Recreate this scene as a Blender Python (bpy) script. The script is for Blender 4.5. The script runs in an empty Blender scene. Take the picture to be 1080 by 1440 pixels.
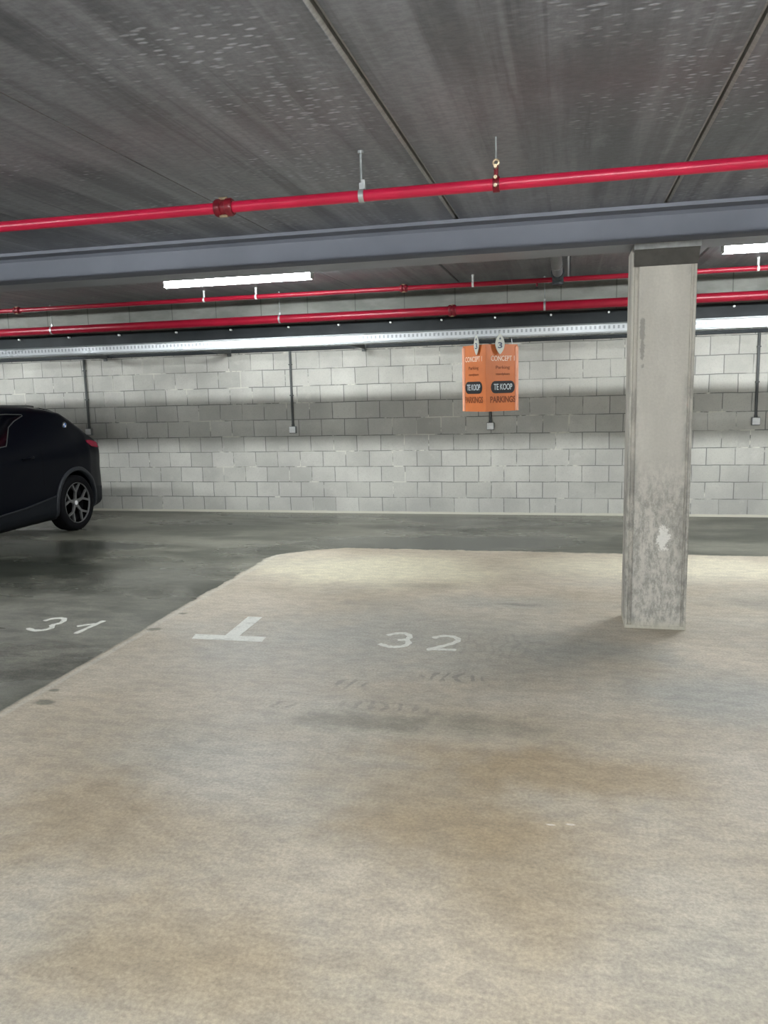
import bpy, bmesh, math, random
from mathutils import Vector, Matrix
random.seed(7)
C = bpy.context.scene.collection
PI = math.pi

CZ1 = 2.665
# ------------------------------------------------------------------ materials
class NT:
    def __init__(s, name, base=(0.5, 0.5, 0.5), rough=0.6, metal=0.0, spec=0.5):
        s.m = bpy.data.materials.new(name); s.m.use_nodes = True
        s.t = s.m.node_tree; s.b = s.t.nodes['Principled BSDF']
        s.b.inputs['Base Color'].default_value = (*base, 1)
        s.b.inputs['Roughness'].default_value = rough
        s.b.inputs['Metallic'].default_value = metal
        s.b.inputs['Specular IOR Level'].default_value = spec
        s._co = None
    def n(s, typ, **k):
        nd = s.t.nodes.new(typ)
        for a, v in k.items(): setattr(nd, a, v)
        return nd
    def set(s, sock, v):
        if hasattr(v, 'links'): s.t.links.new(v, sock)
        elif isinstance(v, (tuple, list)) and len(v) == 3 and sock.type == 'RGBA': sock.default_value = (*v, 1)
        else: sock.default_value = v
    def co(s):
        if s._co is None: s._co = s.n('ShaderNodeNewGeometry').outputs['Position']
        return s._co
    def vm(s, op, a, b=None):
        nd = s.n('ShaderNodeVectorMath', operation=op); s.set(nd.inputs[0], a)
        if b is not None: s.set(nd.inputs[3 if op == 'SCALE' else 1], b)
        return nd.outputs['Value'] if op in ('LENGTH', 'DOT_PRODUCT') else nd.outputs['Vector']
    def ma(s, op, a, b=None, c=None, clamp=False):
        nd = s.n('ShaderNodeMath', operation=op, use_clamp=clamp); s.set(nd.inputs[0], a)
        if b is not None: s.set(nd.inputs[1], b)
        if c is not None: s.set(nd.inputs[2], c)
        return nd.outputs[0]
    def noise(s, scale=1, detail=6, rough=0.55, sc=None, off=(0, 0, 0), dist=0.0):
        v = s.vm('ADD', s.co(), off)
        if sc: v = s.vm('MULTIPLY', v, sc)
        nd = s.n('ShaderNodeTexNoise'); s.set(nd.inputs['Vector'], v)
        nd.inputs['Scale'].default_value = scale; nd.inputs['Detail'].default_value = detail
        nd.inputs['Roughness'].default_value = rough; nd.inputs['Distortion'].default_value = dist
        return nd.outputs['Fac']
    def mr(s, v, a, b, c=0.0, d=1.0, smooth=True):
        nd = s.n('ShaderNodeMapRange', interpolation_type='SMOOTHSTEP' if smooth else 'LINEAR')
        s.set(nd.inputs['Value'], v)
        for k, x in zip(('From Min', 'From Max', 'To Min', 'To Max'), (a, b, c, d)): nd.inputs[k].default_value = x
        return nd.outputs['Result']
    def mix(s, f, a, b, mode='MIX'):
        nd = s.n('ShaderNodeMix', data_type='RGBA', blend_type=mode)
        s.set(nd.inputs[0], f); s.set(nd.inputs[6], a); s.set(nd.inputs[7], b)
        return nd.outputs[2]
    def blob(s, cx, cy, rx, ry, inner=0.4, warp=0.35, wscale=2.0):
        v = s.vm('MULTIPLY', s.vm('SUBTRACT', s.co(), (cx, cy, 0)), (1 / rx, 1 / ry, 0))
        l = s.vm('LENGTH', v)
        key = 2 if wscale < 3 else (5 if wscale < 10 else 12)
        if not hasattr(s, '_w'): s._w = {}
        if key not in s._w: s._w[key] = s.ma('SUBTRACT', s.noise(key, 4, 0.6, off=(key, 1, 4)), 0.5)
        l = s.ma('ADD', l, s.ma('MULTIPLY', s._w[key], warp * 2.5))
        return s.mr(l, inner, 1.0, 1.0, 0.0)
    def sep(s):
        nd = s.n('ShaderNodeSeparateXYZ'); s.set(nd.inputs[0], s.co()); return nd.outputs
    def bump(s, h, strength=0.3, dist=0.01):
        nd = s.n('ShaderNodeBump'); nd.inputs['Strength'].default_value = strength
        nd.inputs['Distance'].default_value = dist; s.set(nd.inputs['Height'], h)
        s.t.links.new(nd.outputs['Normal'], s.b.inputs['Normal'])
    def col(s, v): s.set(s.b.inputs['Base Color'], v)
    def rgh(s, v): s.set(s.b.inputs['Roughness'], v)

def plain(name, base, rough=0.6, metal=0.0, spec=0.5, var=0.12, vs=8.0, bump=0.0):
    m = NT(name, base, rough, metal, spec)
    n = m.noise(vs, 5)
    m.col(m.mix(m.mr(n, 0.3, 0.7), tuple(c * (1 - var) for c in base), tuple(min(1, c * (1 + var)) for c in base)))
    if bump: m.bump(m.noise(vs * 12, 3), bump, 0.004)
    return m.m

M = {}
# floor --------------------------------------------------------------
def floor_material():
    m = NT('worn_concrete_floor', rough=0.5)
    X, Y, Z = m.sep()
    w = m.ma('MULTIPLY', m.ma('SUBTRACT', m.noise(3.0, 6, 0.75), 0.5), m.mr(Y, 4.3, 5.0, 0.03, 0.16))
    # old dark slab
    n1 = m.noise(0.9, 7, 0.62, sc=(0.7, 1.6, 1))
    dark = m.mix(m.mr(n1, 0.36, 0.66), (0.068, 0.070, 0.055), (0.195, 0.190, 0.153))
    dark = m.mix(m.mr(m.noise(0.55, 5, 0.55, sc=(0.6, 1.5, 1), off=(3, 9, 0)), 0.50, 0.64), dark, (0.05, 0.053, 0.044))
    dark = m.mix(m.ma('MULTIPLY', m.mr(m.noise(5, 6, 0.7, sc=(0.5, 1.6, 1), off=(1, 5, 0)), 0.60, 0.72), 0.4), dark, (0.25, 0.245, 0.20))
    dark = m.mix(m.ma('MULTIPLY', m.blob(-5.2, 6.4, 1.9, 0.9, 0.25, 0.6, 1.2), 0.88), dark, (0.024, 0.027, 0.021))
    dark = m.mix(m.ma('MULTIPLY', m.blob(-3.6, 6.2, 0.9, 0.9, 0.1, 0.5, 1.2), 0.6), dark, (0.215, 0.21, 0.18))
    old31 = m.blob(-3.9, 4.4, 1.9, 1.9, 0.3, 0.4, 1.2)
    dark = m.mix(m.ma('MULTIPLY', old31, 0.7), dark, m.mix(m.mr(m.noise(3.5, 6, 0.7, sc=(.6, 1.5, 1), off=(6, 6, 0)), .4, .6), (0.20, 0.195, 0.17), (0.31, 0.30, 0.255)))
    # newer pale topping
    n2 = m.noise(0.8, 7, 0.6, sc=(1, 1.5, 1))
    n3 = m.noise(0.45, 6, 0.6, sc=(0.8, 1.4, 1), off=(5, 2, 0))
    pale = m.mix(m.mr(n2, 0.34, 0.68), (0.385, 0.325, 0.245), (0.50, 0.435, 0.345))
    pale = m.mix(m.ma('MULTIPLY', m.mr(n3, 0.47, 0.66), 0.55), pale, (0.42, 0.40, 0.345))
    # cream far edge, grey middle, brown stains (shapes of their own)
    pale = m.mix(m.ma('MULTIPLY', m.blob(-1.7, 6.7, 1.5, 0.9, 0.3, 0.4), 0.8), pale, (0.66, 0.61, 0.45))
    pale = m.mix(m.ma('MULTIPLY', m.blob(0.9, 7.1, 1.8, 0.7, 0.3, 0.3), 0.75), pale, (0.66, 0.61, 0.47))
    for cx, cy, rx, ry, k in [(-0.9, 4.9, 1.7, 1.1, 0.6), (-1.8, 4.35, 1.3, .9, .3), (0.75, 4.1, 0.9, 0.6, 0.7), (0.1, 4.75, 0.7, 0.35, 0.6), (-0.3, 5.75, 0.9, 0.35, 0.5), (0.45, 2.05, .7, .45, .35), (-1.9, 3.1, .8, .5, .3)]:
        pale = m.mix(m.ma('MULTIPLY', m.blob(cx, cy, rx, ry, 0.1, 0.5, 1.6), k), pale, (0.315, 0.315, 0.285))
    for cx, cy, rx, ry, k in [(-0.55, 2.9, 0.9, 0.45, 0.6), (-0.1, 2.4, 0.5, 0.5, 0.5), (-1.85, 2.5, 0.5, 0.5, 0.6), (-1.2, 1.9, 0.6, 0.35, 0.55), (-2.2, 2.9, .5, .4, .4), (0.05, 3.15, 1.0, 0.30, 0.75), (-0.35, 2.65, 0.7, 0.4, 0.6), (-0.55, 3.25, .5, .2, .5), (-1.6, 2.35, 0.8, 0.45, 0.45), (-1.0, 1.75, 0.7, 0.3, 0.35), (-0.2, 2.1, .4, .3, .3), (-2.4, 3.3, .9, .4, .3)]:
        pale = m.mix(m.ma('MULTIPLY', m.blob(cx, cy, rx, ry, 0.1, 0.55, 2.2), k), pale, (0.34, 0.255, 0.155))
    pale = m.mix(m.ma('MULTIPLY', m.blob(-1.0, 3.5, 0.6, 0.16, 0.1, 0.8, 4.0), 0.7), pale, (0.24, 0.22, 0.17))
    pale = m.mix(m.ma('MULTIPLY', m.blob(-0.5, 3.55, 0.55, 0.16, 0.1, 0.8, 4.0), 0.7), pale, (0.24, 0.22, 0.17))
    for cx, cy, rx, ry, k in [(-1.35, 2.95, 0.35, 0.5, 0.4), (0.75, 3.15, 0.35, 0.5, 0.4), (-0.3, 2.05, .3, .3, .25)]:
        pale = m.mix(m.ma('MULTIPLY', m.blob(cx, cy, rx, ry, 0.1, 0.5, 2.2), k), pale, (0.55, 0.50, 0.42))
    for cx, cy in [(-0.05, 2.74), (0.02, 2.755)]:
        pale = m.mix(m.blob(cx, cy, 0.022, 0.008, 0.5, 0.2, 12), pale, (0.62, 0.57, 0.50))
    # dark small puddle marks
    for cx, cy, rx, ry, k in [(-0.33, 5.72, 0.22, 0.06, .7), (-1.5, 5.6, .35, .1, .35), (1.5, 6.0, .7, .28, .55), (1.6, 5.4, .5, .15, .6), (-1.1, 6.2, .5, .12, .3)]:
        pale = m.mix(m.ma('MULTIPLY', m.blob(cx, cy, rx, ry, 0.2, 0.5, 5.0), k), pale, (0.22, 0.21, 0.18))
    # repeated curved scuffs left by tyres
    def scuff(cx, cy, rx, ry, k, ph):
        nonlocal pale
        wv = m.n('ShaderNodeTexWave', wave_type='BANDS', bands_direction='X')
        m.set(wv.inputs['Vector'], m.vm('ADD', m.co(), (ph, 0, 0)))
        wv.inputs['Scale'].default_value = 4.2; wv.inputs['Distortion'].default_value = 7.0
        wv.inputs['Detail'].default_value = 2.0; wv.inputs['Detail Scale'].default_value = 1.5
        f = m.ma('MULTIPLY', m.mr(wv.outputs['Fac'], 0.62, 0.85), m.blob(cx, cy, rx, ry, 0.55, 0.4, 4.0))
        pale = m.mix(m.ma('MULTIPLY', f, k), pale, (0.17, 0.165, 0.14))
    scuff(-0.62, 4.17, 0.26, 0.09, 0.5, 0.1); scuff(-1.17, 3.98, 0.14, 0.08, 0.45, 0.3)
    scuff(-1.45, 3.64, 0.16, 0.05, 0.35, 0.0); scuff(-0.90, 3.70, 0.36, 0.08, 0.35, 0.2)
    scuff(-0.45, 4.75, 0.4, 0.35, 0.2, 0.2)
    # border of the topping: straight left edge, straight far edge, blunted corner
    wx = m.ma('ADD', X, w); wy = m.ma('ADD', Y, m.ma('MULTIPLY', w, 1.3))
    a = m.mr(wx, -2.885, -2.855)
    # far edge bends towards the corner
    lim = m.ma('SUBTRACT', 7.66, m.ma('MULTIPLY', m.ma('POWER', m.mr(X, -2.9, -2.1, 1.0, 0.0, False), 2.0), 0.5))
    b = m.mr(m.ma('SUBTRACT', lim, wy), -0.012, 0.02)
    mask = m.ma('MULTIPLY', a, b)
    pale = m.mix(m.ma('MULTIPLY', m.mr(m.ma('ABSOLUTE', m.ma('SUBTRACT', wx, -2.83)), 0.0, 0.035, 0.5, 0.0), 1.0), pale, (0.52, 0.5, 0.43))
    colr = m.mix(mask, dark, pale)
    # small knocks along the joint
    for cx, cy, r in [(-2.72, 3.46, 0.05), (-2.78, 3.62, 0.03), (-2.80, 4.75, 0.045), (-2.78, 5.15, 0.03)]:
        colr = m.mix(m.ma('MULTIPLY', m.blob(cx, cy, r * 1.6, r, 0.4, 0.5, 12), 0.8), colr, (0.15, 0.15, 0.11))
    # grain
    g = m.mr(m.noise(70, 4, 0.75), 0.33, 0.67, 0, 1, False); g2 = m.noise(11, 6, 0.75, sc=(0.7, 1.4, 1))
    colr = m.mix(1.0, colr, m.mix(g, (0.78, 0.78, 0.79), (1.18, 1.18, 1.17)), 'MULTIPLY')
    colr = m.mix(1.0, colr, m.mix(m.mr(g2, 0.36, 0.64), (0.87, 0.87, 0.88), (1.09, 1.09, 1.07)), 'MULTIPLY')
    vo = m.n('ShaderNodeTexVoronoi'); m.set(vo.inputs['Vector'], m.co()); vo.inputs['Scale'].default_value = 9
    pits = m.mr(vo.outputs['Distance'], 0.012, 0.05, 0.35, 0.0)
    colr = m.mix(pits, colr, (0.13, 0.11, 0.08))
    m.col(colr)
    wet = m.mr(m.noise(0.55, 5, 0.55, sc=(0.6, 1.5, 1), off=(3, 9, 0)), 0.44, 0.62)
    rd = m.mr(wet, 0, 1, 0.36, 0.12, False)
    nd = m.n('ShaderNodeMix', data_type='FLOAT'); m.set(nd.inputs[0], mask); m.set(nd.inputs[2], rd)
    m.set(nd.inputs[3], m.mr(n2, 0.3, 0.7, 0.50, 0.66)); m.rgh(nd.outputs[0])
    m.b.inputs['Specular IOR Level'].default_value = 0.4
    h = m.ma('ADD', m.ma('MULTIPLY', g, 0.35), m.ma('MULTIPLY', mask, 1.2))
    m.bump(m.ma('ADD', h, m.ma('MULTIPLY', m.noise(2.5, 4), 0.3)), 0.22, 0.006)
    return m.m
M['floor'] = floor_material()

def wall_material():
    m = NT('grey_block_masonry', rough=0.85, spec=0.25)
    X, Y, Z = m.sep()
    cmb = m.n('ShaderNodeCombineXYZ')
    m.set(cmb.inputs[0], m.ma('ADD', m.ma('ADD', X, 3.811 + 31.8), m.ma('MULTIPLY', m.ma('SUBTRACT', m.noise(2.2, 3), 0.5), 0.025)))
    zz = m.ma('SUBTRACT', m.ma('MULTIPLY', m.ma('SUBTRACT', Z, 0.01), 0.9785), m.ma('MULTIPLY', m.ma('MAXIMUM', m.ma('SUBTRACT', Z, 1.03), 0.0), 0.0653))
    m.set(cmb.inputs[1], m.ma('ADD', m.ma('ADD', zz, 0.8), m.ma('MULTIPLY', m.ma('SUBTRACT', m.noise(3.1, 3, off=(9, 0, 2)), 0.5), 0.014)))
    def brick(ms, smooth=0.15):
        bt = m.n('ShaderNodeTexBrick', offset=0.5, offset_frequency=2)
        m.set(bt.inputs['Vector'], cmb.outputs[0])
        bt.inputs['Scale'].default_value = 1; bt.inputs['Mortar Size'].default_value = ms
        bt.inputs['Mortar Smooth'].default_value = smooth; bt.inputs['Bias'].default_value = 0
        bt.inputs['Brick Width'].default_value = 0.318; bt.inputs['Row Height'].default_value = 0.2
        bt.inputs['Color1'].default_value = (0, 0, 0, 1); bt.inputs['Color2'].default_value = (1, 1, 1, 1)
        return bt
    bt = brick(0.0055)
    rgb = m.n('ShaderNodeRGBToBW'); m.set(rgb.inputs[0], bt.outputs['Color'])
    n = m.noise(1.3, 6, 0.6)
    base = m.mix(m.mr(n, 0.32, 0.68), (0.42, 0.41, 0.37), (0.54, 0.53, 0.475))
    base = m.mix(1.0, base, m.mix(rgb.outputs[0], (0.90, 0.90, 0.90), (1.07, 1.07, 1.08)), 'MULTIPLY')
    base = m.mix(m.ma('MULTIPLY', m.mr(m.noise(7, 6, 0.7, off=(2, 0, 7)), 0.55, 0.75), 0.35), base, (0.60, 0.59, 0.54))
    base = m.mix(m.ma('MULTIPLY', m.mr(m.noise(60, 3, 0.6), 0.5, 0.7), 0.3), base, (0.33, 0.32, 0.29))
    # joints: dark where raked, pale where smeared
    jn = m.noise(1.7, 5, 0.65, off=(7, 0, 1))
    jc = m.mix(m.mr(jn, 0.56, 0.62), (0.20, 0.20, 0.185), (0.62, 0.61, 0.53))
    jf = m.ma('MULTIPLY', bt.outputs['Fac'], m.mr(m.noise(2.6, 4, 0.6, off=(1, 0, 5)), 0.34, 0.52, 0.35, 1.0))
    col = m.mix(jf, base, jc)
    # smear halo
    wide = brick(0.022, 0.9)
    hal = m.ma('MULTIPLY', wide.outputs['Fac'], m.ma('MULTIPLY', m.mr(m.noise(1.6, 5, 0.7, off=(4, 0, 4)), 0.55, 0.68), 0.5))
    col = m.mix(hal, col, (0.64, 0.63, 0.54))
    # pale mortar fillet at the foot, cast band on top
    foot = m.mr(m.ma('ADD', Z, m.ma('MULTIPLY', m.noise(6, 4), 0.02)), 0.035, 0.045, 1.0, 0.0)
    col = m.mix(foot, col, (0.60, 0.58, 0.48))
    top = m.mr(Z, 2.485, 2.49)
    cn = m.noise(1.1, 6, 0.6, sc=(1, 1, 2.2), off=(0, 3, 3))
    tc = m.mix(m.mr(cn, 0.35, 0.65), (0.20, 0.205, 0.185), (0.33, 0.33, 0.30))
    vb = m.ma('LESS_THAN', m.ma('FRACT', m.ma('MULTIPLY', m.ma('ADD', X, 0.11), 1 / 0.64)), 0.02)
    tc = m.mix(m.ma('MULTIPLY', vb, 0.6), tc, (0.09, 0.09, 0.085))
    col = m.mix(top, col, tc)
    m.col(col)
    inv = m.ma('SUBTRACT', 1.0, m.ma('MULTIPLY', jf, 1.0))
    m.bump(m.ma('ADD', inv, m.ma('MULTIPLY', m.noise(45, 4, 0.6), 0.35)), 0.35, 0.006)
    return m.m
M['wall'] = wall_material()

def ceiling_material(name, lo, hi):
    m = NT(name, rough=0.5, spec=0.5)
    X, Y, Z = m.sep()
    st = m.noise(1.0, 6, 0.6, sc=(7, 0.35, 1)); n = m.noise(0.9, 6, 0.6)
    col = m.mix(m.mr(m.ma('ADD', m.ma('MULTIPLY', st, 0.6), m.ma('MULTIPLY', n, 0.4)), 0.40, 0.60), lo, hi)
    col = m.mix(m.ma('MULTIPLY', m.mr(m.noise(5, 6, 0.7, sc=(1, .7, 1)), 0.55, 0.72), 0.35), col, tuple(c * 1.5 for c in hi))
    col = m.mix(m.ma('MULTIPLY', m.mr(m.noise(1.0, 5, 0.6, sc=(9, 0.3, 1), off=(4, 0, 0)), 0.56, 0.66), 0.45), col, tuple(c * 0.55 for c in lo))
    # small pale flecks in patches, longer across than along
    vo = m.n('ShaderNodeTexVoronoi', feature='F1'); vo.inputs['Scale'].default_value = 1.0; vo.inputs['Randomness'].default_value = 1.0
    m.set(vo.inputs['Vector'], m.vm('MULTIPLY', m.vm('ADD', m.co(), m.vm('SCALE', m.vm('SUBTRACT', m.n('ShaderNodeTexNoise').outputs['Color'], (0.5, 0.5, 0.5)), 0.02)), (17, 40, 1)))
    patch = m.mr(m.noise(1.1, 5, 0.6, sc=(1.0, 1.3, 1), off=(2.6, 1.2, 0)), 0.50, 0.66)
    fl = m.ma('MULTIPLY', m.mr(vo.outputs['Distance'], 0.10, 0.36, 1.0, 0.0), patch)
    pk = m.ma('MULTIPLY', m.ma('MAXIMUM', m.ma('MAXIMUM', m.blob(-0.95, 3.0, 0.3, 0.55, 0.2, 0.5), m.blob(-1.15, 2.45, 0.55, 0.35, 0.2, 0.5)), m.blob(0.25, 2.5, 0.5, 0.4, 0.1, 0.5)), m.mr(vo.outputs['Distance'], 0.15, 0.4, 1.0, 0.0))
    fl = m.ma('MAXIMUM', fl, pk)
    col = m.mix(m.ma('MULTIPLY', fl, 0.55), col, tuple(min(1, c * 3.0) for c in hi))
    streak = m.mr(m.noise(1.0, 4, 0.5, sc=(11, 0.22, 1), off=(8, 0, 0)), 0.57, 0.66)
    col = m.mix(m.ma('MULTIPLY', streak, 0.4), col, tuple(c * 1.35 for c in hi))
    col = m.mix(m.mr(Z, CZ1 + .0005, CZ1 + .002) if name.startswith('dark') else 0.0, col, (0.34, 0.34, 0.34))
    col = m.mix(1.0, col, m.mix(m.mr(m.noise(30, 4, 0.7, sc=(.7, 1.4, 1)), 0.35, 0.65), (0.86, 0.86, 0.86), (1.12, 1.12, 1.12)), 'MULTIPLY')
    m.col(col)
    m.rgh(m.mr(n, 0.3, 0.7, 0.34, 0.52))
    m.bump(m.ma('ADD', m.ma('MULTIPLY', fl, 1.0), m.ma('MULTIPLY', m.noise(20, 5, 0.6, sc=(1.4, .7, 1)), 0.8)), 0.35, 0.006)
    return m.m
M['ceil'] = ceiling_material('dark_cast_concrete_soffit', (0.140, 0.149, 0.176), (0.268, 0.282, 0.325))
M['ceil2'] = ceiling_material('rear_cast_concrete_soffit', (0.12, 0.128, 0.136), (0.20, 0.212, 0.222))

def column_material():
    m = NT('column_concrete', rough=0.75, spec=0.3)
    X, Y, Z = m.sep()
    n = m.noise(2.2, 6, 0.6, sc=(1.4, 1, 0.5))
    col = m.mix(m.mr(n, 0.33, 0.67), (0.50, 0.475, 0.42), (0.61, 0.58, 0.515))
    low = m.mr(Z, 0.75, 1.25, 1.0, 0.0)
    scr = m.mr(m.noise(16, 7, 0.8, sc=(1.5, 1, 0.7)), 0.42, 0.60)
    col = m.mix(m.ma('MULTIPLY', m.ma('MULTIPLY', scr, low), 0.8), col, (0.27, 0.26, 0.23))
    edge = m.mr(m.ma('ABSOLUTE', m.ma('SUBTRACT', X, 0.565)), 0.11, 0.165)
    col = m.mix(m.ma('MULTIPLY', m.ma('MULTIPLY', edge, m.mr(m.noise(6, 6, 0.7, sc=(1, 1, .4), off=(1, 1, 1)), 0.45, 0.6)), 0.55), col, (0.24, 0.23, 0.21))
    col = m.mix(m.ma('MULTIPLY', m.mr(Z, 0.0, 0.07, 1.0, 0.0), 0.8), col, (0.55, 0.52, 0.42))
    # whitish scar
    v = m.vm('MULTIPLY', m.vm('SUBTRACT', m.co(), (0.602, 5.25, 0.63)), (1 / 0.045, 0, 1 / 0.13))
    l = m.ma('ADD', m.vm('LENGTH', v), m.ma('MULTIPLY', m.ma('SUBTRACT', m.noise(22, 5, 0.7), 0.5), 2.4))
    l = m.ma('ADD', l, m.ma('MULTIPLY', m.mr(m.noise(60, 4, .8), .4, .6), .15))
    col = m.mix(m.mr(l, 0.6, 0.85, 0.85, 0.0), col, (0.85, 0.83, 0.77))
    # dark crack near the left edge
    v = m.vm('MULTIPLY', m.vm('SUBTRACT', m.co(), (0.445, 5.25, 1.86)), (1 / 0.02, 0, 1 / 0.17))
    l = m.ma('ADD', m.vm('LENGTH', v), m.ma('MULTIPLY', m.ma('SUBTRACT', m.noise(18, 5, 0.7, off=(5, 5, 5)), 0.5), 3.0))
    col = m.mix(m.mr(l, 0.5, 0.9, 0.6, 0.0), col, (0.20, 0.19, 0.17))
    g = m.noise(60, 3, 0.6)
    col = m.mix(1.0, col, m.mix(g, (0.88, 0.88, 0.88), (1.1, 1.1, 1.1)), 'MULTIPLY')
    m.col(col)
    m.bump(m.ma('ADD', g, m.ma('MULTIPLY', scr, low)), 0.3, 0.005)
    return m.m
M['column'] = column_material()
M['beam'] = plain('blue_grey_steel_paint', (0.235, 0.25, 0.295), 0.45, 0.0, 0.4, 0.07, 2.0)
M['corbel'] = plain('shaded_bearing_steel', (0.085, 0.082, 0.076), 0.7, 0, 0.3, 0.15, 12)  # shade below the beam flange put into the ledge colour
M['plate'] = plain('bearing_plate_steel', (0.26, 0.265, 0.26), 0.5, 0.1, 0.4, 0.15, 20)
M['red'] = plain('crimson_pipe_paint', (0.56, 0.012, 0.055), 0.32, 0.0, 0.5, 0.06, 6)
M['red2'] = plain('shaded_crimson_pipe_paint', (0.34, 0.008, 0.028), 0.32, 0.0, 0.5, 0.06, 6)  # crimson darkened to stand for the weaker light behind the beam
M['redfit'] = plain('dark_red_coupling', (0.20, 0.01, 0.02), 0.35, 0.1, 0.5, 0.2, 30)
M['zinc'] = plain('galvanised_steel', (0.62, 0.64, 0.65), 0.38, 0.75, 0.5, 0.12, 25)
M['zincdull'] = plain('dull_galvanised_steel', (0.34, 0.36, 0.36), 0.5, 0.5, 0.5, 0.12, 25)
M['zinclip'] = plain('dull_rail_edge', (0.16, 0.175, 0.175), 0.55, 0.2, 0.4, 0.12, 25)
M['brass'] = plain('brassy_bolt', (0.62, 0.50, 0.34), 0.35, 0.8, 0.5, 0.2, 40)
M['black'] = plain('black_membrane', (0.018, 0.022, 0.024), 0.6, 0.0, 0.3, 0.25, 3)
M['pvc'] = plain('grey_drain_pvc', (0.17, 0.18, 0.185), 0.4, 0, 0.4, 0.08, 6)
M['pvcdark'] = plain('dark_drain_rubber', (0.04, 0.05, 0.055), 0.5, 0, 0.4, 0.2, 10)
M['conduit'] = plain('dark_grey_conduit', (0.075, 0.08, 0.078), 0.45, 0, 0.4, 0.1, 8)
M['box'] = plain('pale_plastic_box', (0.90, 0.91, 0.90), 0.45, 0, 0.4, 0.05, 20)
M['boxgrey'] = plain('grey_plastic_box_back', (0.20, 0.21, 0.21), 0.5, 0, 0.4, 0.05, 20)
M['lamp_body'] = plain('luminaire_housing', (0.50, 0.51, 0.52), 0.5, 0, 0.4, 0.05, 20)
M['orange'] = plain('orange_corrugated_plastic', (0.56, 0.16, 0.045), 0.42, 0, 0.5, 0.06, 6)
M['orange_edge'] = plain('orange_fold_highlight', (0.80, 0.36, 0.22), 0.4, 0, 0.5, 0.06, 10)  # orange made paler, the gloss highlight on the folds put into the colour
M['ink'] = plain('black_print', (0.012, 0.012, 0.014), 0.5, 0, 0.4, 0.1, 10)
M['brownink'] = plain('brown_print', (0.20, 0.052, 0.014), 0.5, 0, 0.4, 0.1, 10)
M['whiteink'] = plain('white_print', (0.80, 0.62, 0.50), 0.5, 0, 0.4, 0.05, 10)
M['greyink'] = plain('pale_grey_print', (0.50, 0.55, 0.57), 0.5, 0, 0.4, 0.05, 10)
M['tag'] = plain('white_tag_plastic', (0.52, 0.53, 0.47), 0.45, 0, 0.4, 0.05, 10)
M['tagink'] = plain('tag_print', (0.07, 0.08, 0.13), 0.45, 0, 0.4, 0.05, 10)
def paint_mat():
    m = NT('worn_white_road_paint', rough=0.65)
    n = m.noise(14, 6, 0.7)
    c = m.mix(m.mr(n, 0.50, 0.72), (0.66, 0.655, 0.59), (0.42, 0.41, 0.36))
    c = m.mix(m.ma('MULTIPLY', m.mr(m.noise(70, 4, 0.7), 0.45, 0.65), 0.35), c, (0.38, 0.37, 0.33))
    m.col(c); return m.m
M['paint'] = paint_mat()
# car
cp = NT('black_blue_car_paint', (0.006, 0.008, 0.016), 0.3, 0.0, 0.07)
cp.col(cp.mix(cp.noise(300, 2), (0.001, 0.0015, 0.0035), (0.002, 0.003, 0.0065)))
cp.b.inputs['Coat Weight'].default_value = 0.0; cp.b.inputs['Coat Roughness'].default_value = 0.1
M['carpaint'] = cp.m
M['clad'] = plain('grey_plastic_cladding', (0.0055, 0.007, 0.010), 0.6, 0, 0.2, 0.1, 30)
M['cladlip'] = plain('lit_cladding_edge', (0.019, 0.021, 0.025), 0.5, 0, 0.3, 0.1, 30)  # lighter copy of the cladding, edge highlight painted into the colour
M['tyre'] = plain('tyre_rubber', (0.003, 0.003, 0.004), 0.8, 0, 0.15, 0.2, 30)
M['rim'] = plain('machined_alloy', (0.15, 0.15, 0.15), 0.4, 0.5, 0.5, 0.1, 30)
M['rimdark'] = plain('dark_alloy', (0.003, 0.003, 0.004), 0.6, 0.0, 0.2, 0.1, 30)
M['glass'] = plain('dark_tinted_glass', (0.001, 0.0012, 0.003), 0.08, 0, 0.25, 0.1, 3)
M['chrome'] = plain('satin_trim', (0.09, 0.095, 0.09), 0.4, 0.3, 0.5, 0.1, 20)
M['tail'] = plain('red_lamp_lens', (0.26, 0.003, 0.03), 0.25, 0, 0.3, 0.1, 20)
M['head'] = plain('clear_lamp_lens', (0.35, 0.37, 0.40), 0.12, 0.3, 0.6, 0.1, 20)
M['badge'] = plain('white_badge_enamel', (0.75, 0.75, 0.75), 0.3, 0, 0.5, 0.02, 5)
M['badgeblue'] = plain('blue_badge_enamel', (0.05, 0.16, 0.45), 0.3, 0, 0.5, 0.02, 5)
em = NT('lit_diffuser', (0.9, 0.9, 0.9), 0.5)
em.b.inputs['Emission Color'].default_value = (0.925, 0.975, 1.0, 1)
em.b.inputs['Emission Strength'].default_value = 62.0
M['emit'] = em.m

# ------------------------------------------------------------------ geometry helpers
def tagp(o, label=None, cat=None, group=None, kind=None):
    if label: o['label'] = label
    if cat: o['category'] = cat
    if group: o['group'] = group
    if kind: o['kind'] = kind
    return o
def thing(name, label, cat, loc=(0, 0, 0), group=None, rotz=0):
    o = bpy.data.objects.new(name, None); C.objects.link(o); o.location = loc; o.rotation_euler[2] = rotz
    o.empty_display_size = 0.1
    return tagp(o, label, cat, group)
def obj(name, bm, mats, parent=None, smooth=False, angle=None):
    me = bpy.data.meshes.new(name); bmesh.ops.recalc_face_normals(bm, faces=bm.faces); bm.to_mesh(me); bm.free()
    for m in (mats if isinstance(mats, (list, tuple)) else [mats]): me.materials.append(M[m] if isinstance(m, str) else m)
    if smooth:
        for p in me.polygons: p.use_smooth = True
        if angle: me.set_sharp_from_angle(angle=math.radians(angle))
    o = bpy.data.objects.new(name, me); C.objects.link(o)
    if parent: o.parent = parent
    return o
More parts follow.
